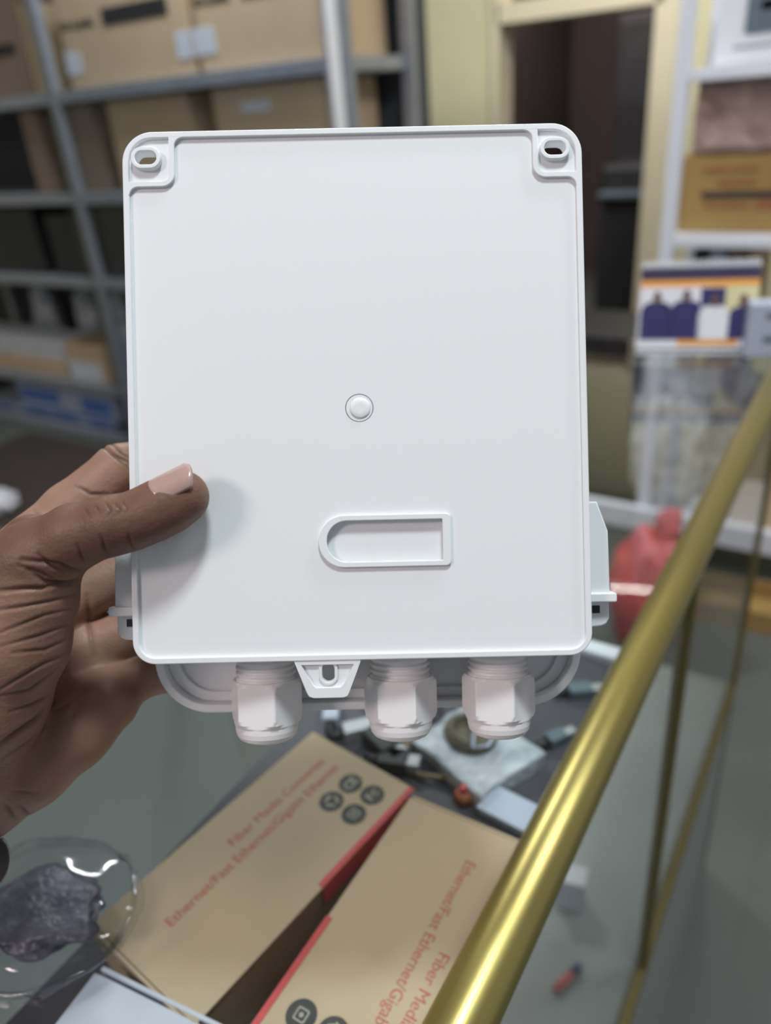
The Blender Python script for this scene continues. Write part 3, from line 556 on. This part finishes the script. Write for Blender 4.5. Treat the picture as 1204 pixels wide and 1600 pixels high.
def rib(s, x1, y1):
    L, T = -HW + 1.6, HH - 1.6; o = []
    o += [(x1 + 3, T), (x1 + 3, T - .6)] + arc(x1 + 3, T - 3.6, 3, 90, 180, 6) + arc(x1 - 4.5, y1 + 4.5, 4.5, 0, -90, 8)
    o += arc(L + 3.6, y1 - 3, 3, 90, 180, 6) + [(L, y1 - 3)]
    o += [(L, y1 + 1.9)] + arc(x1 - 4.5, y1 + 4.5, 2.6, -90, 0, 8) + [(x1 - 1.9, T)]
    return flat([[(s * a, b) for a, b in (o if s > 0 else o[::-1])]], -.2, 1.28, .25)
tp('corner_rib', rib(1, -HW + 18.2, HH - 19.2), parent=BP); tp('corner_rib', rib(-1, -HW + 17.2, HH - 18.8), parent=BP)
for c in sl: tp('screw_slot', flat([slot(c, 10.6, 7.7), slot(c, 7.5, 4.7)], -3.2, 2.1, .3), parent=BP)
tp('label_window_frame', flat([Dout, Din], -1.9, 1.2, .28), parent=BP)
me = lathe([(3.7, -.12), (3.6, .15), (3.0, .42), (1.8, .5), (.4, .45)], 28); me.transform(Matrix.Translation((.9, -4.9, 0))); tp('moulding_mark', me, parent=BP, smooth=True)
# lower hanging tab
tab = [(-24.6, -HH + 1), (-.3, -HH + 1), (-5.0, -104.6)] + [(-5.6, -105.8), (-7.0, -106.4), (-17.6, -106.4), (-19.2, -105.8), (-20.0, -104.4)]
tabin = [(-21.6, -HH - 1.5), (-3.4, -HH - 1.5), (-7.3, -101.8), (-8.2, -102.6), (-16.6, -102.6), (-17.6, -101.6)]
tslot = rr(-12.3 - 2.2, -12.3 + 2.2, -101.0, -94.2, 2.15, 8)
tp('mounting_tab', join([flat([tab, tslot], -3.2, -.4, .2), flat([tab, tabin], -.6, .9, .25), flat([rr(-15.6, -9.0, -102.0, -93.2, 3.1), tslot], -.6, .3, .2)]), parent=TB)
# box shell behind the plate, and the larger cover
shell = rr(-75, 75, -90.5, 72, [9, 20, 20, 9], 10)
tp('shell', flat([shell], -34, -3.3, .8))
LX0, LX1, LY0, LY1 = -83.5, 85, -119.5, 93
cov = rr(LX0, LX1, LY0, LY1, [22, 16, 16, 22], 14)
cin = rr(LX0 + 3.2, LX1 - 3.2, LY0 + 3.2, LY1 - 3.2, [19, 13, 13, 19], 14); cin2 = rr(LX0 + 8, LX1 - 8, LY0 + 7.0, LY1 - 8, [15, 9, 9, 15], 14)
LID = tp('cover', join([flat([cov], -48, -42, 1.0), flat([cov, cin], -42.5, -33.5, .6)]))
tp('cover_seal_ridge', flat([cin, cin2], -42.2, -39.5, .4), parent=LID)
# side latches
for s, dy in ((1, 0), (-1, -1.3)):
    po = [(76, -39.5 + dy), (85.8, -39.5 + dy), (89.6, -50.2 + dy), (90.0, -73.6 + dy), (76, -73.6 + dy)]
    q = [(s * a, b) for a, b in (po if s > 0 else po[::-1])]
    la = tp('side_latch', flat([q], -30, -9, .5))
    q = [(s * a, b) for a, b in (rr(76, 92.0, -76.0 + dy, -72.6 + dy, .7, 4) if s > 0 else rr(76, 92.0, -76.0 + dy, -72.6 + dy, .7, 4)[::-1])]
    tp('latch_ledge', flat([q], -31, -7.5, .5), parent=la)
    lo = [(76, -75.9 + dy), (90.3, -75.9 + dy), (90.3, -82.4 + dy), (89.2, -84.4 + dy), (87.4, -85.2 + dy), (76, -86.2 + dy)]
    q = [(s * a, b) for a, b in (lo if s > 0 else lo[::-1])]; tp('latch_hook', flat([q], -30, -12, .5), parent=la)
    q = [(s * a, b) for a, b in rr(84.0, 86.8, -80.4 + dy, -77.6 + dy, .1, 2)][::s]; tp('latch_hole_shade', flat([q], -12.2, -11.8), 'dark', parent=la)  # thin dark tile painted as the shade inside the hole
# cable glands
def hexr(rc, rot): return lambda th: rc * math.cos(PI / 6) / math.cos(((th - rot) % (PI / 3)) - PI / 6)
GZ = -21.5
gx = [-37.6, 13.1, 50.2]
G0 = None
for i, x in enumerate(gx):
    rot = math.radians(-90 + 30 + (9, 7, 14)[i]) + PI / 6 * 0
    neck = lathe([(12.6, 0), (12.6, 1.5), (10.7, 4.2), (10.7, 5.2)] + [(r, z) for k in range(4) for r, z in ((11.3, 5.8 + k * 2.2), (11.3, 6.6 + k * 2.2), (10.5, 7.2 + k * 2.2), (10.5, 7.8 + k * 2.2))] + [(10.2, 18)], 48)
    T = Matrix.Translation((x, -90.4, GZ)) @ Matrix.Rotation(PI / 2, 4, 'X')     # local +Z becomes -Y (downwards)
    neck.transform(T)
    g = tp('cable_gland', neck, 'gland')
    for p_ in g.data.polygons: p_.use_smooth = True
    nut = lathe([(10.9, 13.2), (12.4, 13.2), (13.5, 14.6), (13.9, 16.2), (13.9, 26.8), (13.3, 28.4), (12.3, 29.5), (11.9, 30.2), (11.75, 32.0), (11.3, 33.8), (10.3, 35.2), (8.6, 36.1), (6.5, 36.4), (6.0, 34)], 144, hexr(13.9, rot))
    nut.transform(T); tp('gland_nut', nut, 'gland', parent=g, bevel=0)
    b_ = bpy.data.objects[-1] if False else None

# ------------------------------------------------------------ the hand: one continuous surface (built in metres, camera-height frame)
def hp(px, py, d): t = .270 + d / 1000.0; return np.array(((px - 602) / FPX * t, (800 - py) / FPX * t, -t)) * 1000
def smin(a, b, k): h = np.maximum(k - np.abs(a - b), 0) / k; return np.minimum(a, b) - h * h * k * .25
VX = .9
lo = np.array((-300., -195., -372.)); hi = np.array((-40., 60., -236.))
gx_, gy_, gz_ = [np.arange(lo[i], hi[i], VX, dtype=np.float32) for i in range(3)]
X, Y, Z = np.meshgrid(gx_, gy_, gz_, indexing='ij')
def cap(a, b, ra, rb):
    a = np.array(a); b = np.array(b); ab = b - a; L2 = float(ab @ ab)
    t = np.clip(((X - a[0]) * ab[0] + (Y - a[1]) * ab[1] + (Z - a[2]) * ab[2]) / L2, 0, 1)
    return np.sqrt((X - a[0] - t * ab[0]) ** 2 + (Y - a[1] - t * ab[1]) ** 2 + (Z - a[2] - t * ab[2]) ** 2) - (ra + (rb - ra) * t)
def chain(pts, k):
    D = None
    for (p, q) in zip(pts, pts[1:]):
        c = cap(hp(*p[:3]), hp(*q[:3]), p[3], q[3]).astype(np.float32); D = c if D is None else smin(D, c, k)
    return D
TH = [(284, 777, -9.5, 9.2), (262, 789, -10.4, 9.5), (236, 802, -11, 9.5), (205, 815, -11.5, 9.4), (176, 821, -11, 9.9), (118, 838, -8, 11.0), (52, 880, -2, 14.5)]
thumb = chain(TH, 2.5)
thenar = chain([(55, 882, -2, 14.5), (45, 935, 0, 16.0), (18, 1000, 2, 19.5), (-25, 1090, 8, 22), (-60, 1180, 18, 23), (-110, 1260, 26, 24)], 4)
IN = chain([(45, 866, 46, 13.5), (112, 800, 48, 12.2), (186, 735, 50, 10.6), (290, 705, 61, 9.2), (352, 735, 63, 8)], 2.5)
MI = chain([(85, 945, 54, 13), (228, 880, 63, 10.4), (335, 862, 62, 9), (372, 880, 62, 8)], 2.5)
RI = chain([(125, 1020, 57, 12.5), (238, 975, 63, 10), (340, 975, 61, 8.6)], 2.5)
LI = chain([(160, 1085, 54, 12), (232, 1052, 61, 9.2), (318, 1050, 59, 7.6)], 2.5)
palm = chain([(45, 866, 46, 13.5), (-40, 960, 44, 17), (-110, 1050, 42, 20)], 5)
for pts in ([(85, 945, 54, 13), (-20, 1020, 50, 16), (-110, 1090, 45, 20)], [(125, 1020, 57, 12.5), (20, 1080, 50, 16), (-110, 1130, 45, 20)], [(160, 1085, 54, 12), (60, 1130, 46, 15), (-110, 1180, 40, 20)]):
    palm = smin(palm, chain(pts, 5), 7)
hypo = chain([(168, 1098, 47, 12.5), (112, 1140, 38, 15.5), (40, 1190, 33, 18), (-40, 1235, 32, 20), (-110, 1275, 34, 21)], 5)
web = chain([(75, 868, 0, 9), (52, 852, 22, 11), (60, 850, 42, 11)], 4)
F = smin(palm, hypo, 8)
fing = smin(smin(IN, MI, 1.5), smin(RI, LI, 1.5), 1.5)
F = smin(F, fing, 4)
arm = cap(hp(-110, 1150, 38), hp(-560, 1330, 44), 33, 36).astype(np.float32)
F = smin(F, arm, 14)
th = smin(thumb, thenar, 5)
F = smin(F, web, 6); F = smin(F, th, 4.5)
F[0, :, :] = F[:, 0, :] = F[:, -1, :] = F[:, :, 0] = F[:, :, -1] = 2.0
def surface_nets(F, org, h):
    s = F < 0; nx, ny, nz = F.shape
    cnt = np.zeros((nx - 1, ny - 1, nz - 1), np.int8); acc = np.zeros((nx - 1, ny - 1, nz - 1, 3), np.float32)
    C = [(0, 0, 0), (1, 0, 0), (0, 1, 0), (1, 1, 0), (0, 0, 1), (1, 0, 1), (0, 1, 1), (1, 1, 1)]
    E = [(a, b) for a in range(8) for b in range(a + 1, 8) if sum(abs(C[a][i] - C[b][i]) for i in range(3)) == 1]
    sub = lambda A, c: A[c[0]:nx - 1 + c[0], c[1]:ny - 1 + c[1], c[2]:nz - 1 + c[2]]
    for a, b in E:
        m = sub(s, C[a]) != sub(s, C[b]); ii = np.nonzero(m); fa = sub(F, C[a])[ii]; fb = sub(F, C[b])[ii]; t = fa / (fa - fb)
        p = np.stack([C[a][k] + t * (C[b][k] - C[a][k]) for k in range(3)], 1); acc[ii] += p; cnt[ii] += 1
    cells = np.nonzero(cnt); idx = -np.ones(cnt.shape, np.int64); idx[cells] = np.arange(len(cells[0]))
    V = (np.stack(cells, 1) + acc[cells] / cnt[cells][:, None]) * h + org
    Q = []
    for ax in range(3):
        a = [slice(1, -1)] * 3; a[ax] = slice(0, -1); b = [slice(1, -1)] * 3; b[ax] = slice(1, None)
        sa, sb = s[tuple(a)], s[tuple(b)]; o1, o2 = [(1, 2), (2, 0), (0, 1)][ax]
        for flip in (0, 1):
            ii = np.nonzero((sa & ~sb) if not flip else (~sa & sb)); q = np.stack(ii, 1) + 1; q[:, ax] -= 1
            def sh(u, v): r = q.copy(); r[:, o1] -= u; r[:, o2] -= v; return idx[r[:, 0], r[:, 1], r[:, 2]]
            f = np.stack([sh(1, 1), sh(0, 1), sh(0, 0), sh(1, 0)], 1); Q.append(f if not flip else f[:, ::-1])
    return V, np.concatenate(Q)
V, Q = surface_nets(F, lo, VX)
Q = Q[(Q >= 0).all(1)]
me = bpy.data.meshes.new('hand_base'); me.from_pydata((V * .001).tolist(), [], Q.tolist()); me.update()
tmp = bpy.data.objects.new('t', me); COL.objects.link(tmp)
sm = tmp.modifiers.new('s', 'SMOOTH'); sm.factor = .5; sm.iterations = 6
sb = tmp.modifiers.new('u', 'SUBSURF'); sb.levels = 1
dg = bpy.context.evaluated_depsgraph_get(); me = bpy.data.meshes.new_from_object(tmp.evaluated_get(dg)); bpy.data.objects.remove(tmp)
n = len(me.vertices); V = np.empty(n * 3, np.float32); me.vertices.foreach_get('co', V); V = V.reshape(-1, 3) * 1000
NRM = np.empty(n * 3, np.float32); me.vertex_normals.foreach_get('vector', NRM); NRM = NRM.reshape(-1, 3)
PXg = 602 + FPX * V[:, 0] / (-V[:, 2]); PYg = 800 - FPX * V[:, 1] / (-V[:, 2]); DEP = -V[:, 2] - 270
disp = np.zeros(n, np.float32); crs = np.zeros(n, np.float32)
def groove(pts, amp, wpx, d0, d1, c=.8):
    best = None; tt = None; m = len(pts) - 1
    for i, ((x0, y0), (x1, y1)) in enumerate(zip(pts, pts[1:])):
        L2 = (x1 - x0) ** 2 + (y1 - y0) ** 2; t = np.clip(((PXg - x0) * (x1 - x0) + (PYg - y0) * (y1 - y0)) / L2, 0, 1)
        d = (PXg - x0 - t * (x1 - x0)) ** 2 + (PYg - y0 - t * (y1 - y0)) ** 2; s_ = (i + t) / m
        if best is None: best, tt = d, s_
        else: k = d < best; best = np.where(k, d, best); tt = np.where(k, s_, tt)
    mask = np.clip((DEP - d0) / 4, 0, 1) * np.clip((d1 - DEP) / 4, 0, 1) * np.clip(NRM[:, 2] * 3 + .3, 0, 1) * (.35 + .65 * np.sin(np.clip(tt, .04, .96) * math.pi))
    g = np.exp(-best / wpx ** 2) * mask
    global disp, crs
    disp = disp - amp * g + .25 * amp * np.exp(-best / (2.6 * wpx) ** 2) * mask
    crs = np.maximum(crs, c * np.exp(-best / (wpx * .75) ** 2) * mask)
for g_ in (
    ([(129, 895), (110, 890), (94, 882), (66, 878), (35, 875)], 1.3, 4, -30, 26), ([(130, 903), (112, 911), (94, 913), (70, 908), (45, 892)], 1.6, 4.5, -30, 26),
    ([(95, 910), (66, 919), (35, 920), (-10, 924)], 1.3, 4, -30, 26), ([(100, 893), (80, 885), (60, 866)], .8, 3.5, -30, 26), ([(88, 905), (60, 893), (30, 884)], .7, 3.5, -30, 26),
    ([(117, 929), (77, 940), (35, 948), (-10, 954)], .8, 3.5, -30, 26), ([(110, 952), (70, 961), (35, 975), (-10, 992)], .6, 3.2, -30, 26), ([(105, 976), (60, 994), (0, 1010)], .6, 3.2, -30, 26),
    ([(101, 1001), (70, 1015), (20, 1020)], .6, 3.2, -30, 26), ([(98, 1025), (70, 1036), (21, 1064), (-5, 1081)], .7, 3.5, -30, 30), ([(94, 1042), (45, 1078), (-5, 1088)], .5, 3.2, -30, 30),
    ([(84, 1097), (52, 1127), (25, 1146), (-5, 1166)], 1.6, 4.5, -30, 40), ([(86, 1082), (50, 1100), (15, 1112)], .5, 3.2, -30, 40), ([(72, 1135), (45, 1160), (5, 1185)], .6, 3.5, -30, 40),
    ([(157, 838), (162, 852), (167, 868)], .7, 3, -30, 10), ([(201, 836), (206, 858)], .7, 3, -30, 10, .5), ([(120, 850), (126, 866), (132, 878)], .5, 3, -30, 10),
    ([(118, 758), (142, 772), (168, 772)], .7, 3.5, 22, 60), ([(156, 695), (180, 712), (205, 724)], 1.2, 3.5, 22, 60), ([(166, 687), (190, 708), (206, 716)], .6, 3, 22, 60), ([(168, 700), (188, 720), (206, 735)], .5, 3, 22, 60, .5),
    ([(52, 798), (72, 812), (100, 812)], .5, 3.5, 20, 60, .4), ([(136, 931), (140, 980), (147, 1025)], .8, 5, 20, 75, .5), ([(112, 1095), (96, 1106), (82, 1110)], .5, 4, 15, 70, .3),
    ([(128, 1075), (110, 1130), (100, 1180)], .4, 7, 15, 70, .1), ([(28, 1258), (50, 1282)], .7, 4, 0, 70, .5), ([(5, 1255), (22, 1280)], .7, 4, 0, 70, .5), ([(60, 1240), (20, 1236)], .4, 4, 0, 70, .4),
    ([(180, 788), (188, 797), (179, 806)], .45, 2.5, -30, 2, .6), ([(166, 787), (172, 797), (165, 808)], .45, 2.5, -30, 2, .6), ([(192, 786), (199, 794), (194, 803)], .35, 2.5, -30, 2, .5), ([(148, 790), (156, 800)], .35, 2.5, -30, 2, .5), ([(132, 795), (140, 806)], .3, 2.5, -30, 2, .4)):
    groove(*g_)
me.vertices.foreach_set('co', ((V + NRM * disp[:, None]) * .001).ravel().astype(np.float32)); me.update(); me.name = 'hand_mesh'
HAND = link('person', me, M['skin'], smooth=True); HAND.matrix_world = CM
tag(HAND, 'left hand gripping the white terminal box, thumb on its front, palm towards the viewer', 'person')
pf = np.maximum(np.clip((DEP - 14) / 14, 0, 1), np.clip((PYg - 885) / 50, 0, 1) * .55)          # the ball of the thumb is palm skin too
at = me.attributes.new('palm', 'FLOAT', 'POINT'); at.data.foreach_set('value', pf.astype(np.float32))
at = me.attributes.new('crease', 'FLOAT', 'POINT'); at.data.foreach_set('value', crs.astype(np.float32))
# thumbnail
a = Vector(hp(*TH[2][:3])); b = Vector(hp(*TH[0][:3])); ax = (b - a).normalized()
tocam = -((a + b) / 2).normalized(); tocam = (tocam - ax * tocam.dot(ax)).normalized(); upv = ax.cross(tocam); upv = upv if upv.y > 0 else -upv
bm = bmesh.new(); NS, NP = 18, 16; grid = []
for i in range(NS + 1):
    s = i / NS; row = []
    for j in range(NP + 1):
        w_ = j / NP * 2 - 1
        L0 = 3.6 + 2.4 * w_ * w_; L1 = 19.4 - 2.6 * w_ * w_                       # rounded root and tip
        phi = math.radians(52 + 44 * w_)
        c = a + ax * (L0 + (L1 - L0) * s); rad = 10.2 - .25 * s - .75 * (w_ ** 4) + (.10 if 0 < i < NS else -.6)
        row.append(bm.verts.new((c + (tocam * math.cos(phi) + upv * math.sin(phi)) * rad) * .001))
    grid.append(row)
for i in range(NS):
    for j in range(NP): bm.faces.new((grid[i][j], grid[i + 1][j], grid[i + 1][j + 1], grid[i][j + 1]))
N = link('thumbnail', fin(bm), M['nail'], HAND, smooth=True); N['label'] = 'short pale pink thumbnail'
so = N.modifiers.new('thick', 'SOLIDIFY'); so.thickness = .0005; so.offset = -1
# wristwatch on the wrist
t = thing('wristwatch', 'black wristwatch with silver ridged edge on the wrist', 'watch'); t.matrix_world = CM @ Matrix.Translation(Vector(hp(-34, 1350, 20)) * .001) @ Matrix.Rotation(math.radians(20), 4, 'Z') @ Matrix.Rotation(math.radians(62), 4, 'Y')
link('watch_case', lathe([(.0085, -.0045), (.0105, -.003), (.0108, .002), (.0100, .004), (.0085, .0046)], 40), M['black'], t, smooth=True)
bm = bmesh.new()
for k in range(24):
    a_ = k * PI / 12; abox(bm, -.0007, .0007, -.0012, .0012, -.002, .0028, T=Matrix.Rotation(a_, 4, 'Z') @ Matrix.Translation((.0108, 0, 0)))
link('ridged_bezel', fin(bm), M['silver'], t)
link('strap', tubemesh([(-.009, 0, -.002), (-.016, 0, -.006), (-.022, 0, -.014)], [.004, .005, .005], 12), M['black'], t, smooth=True)
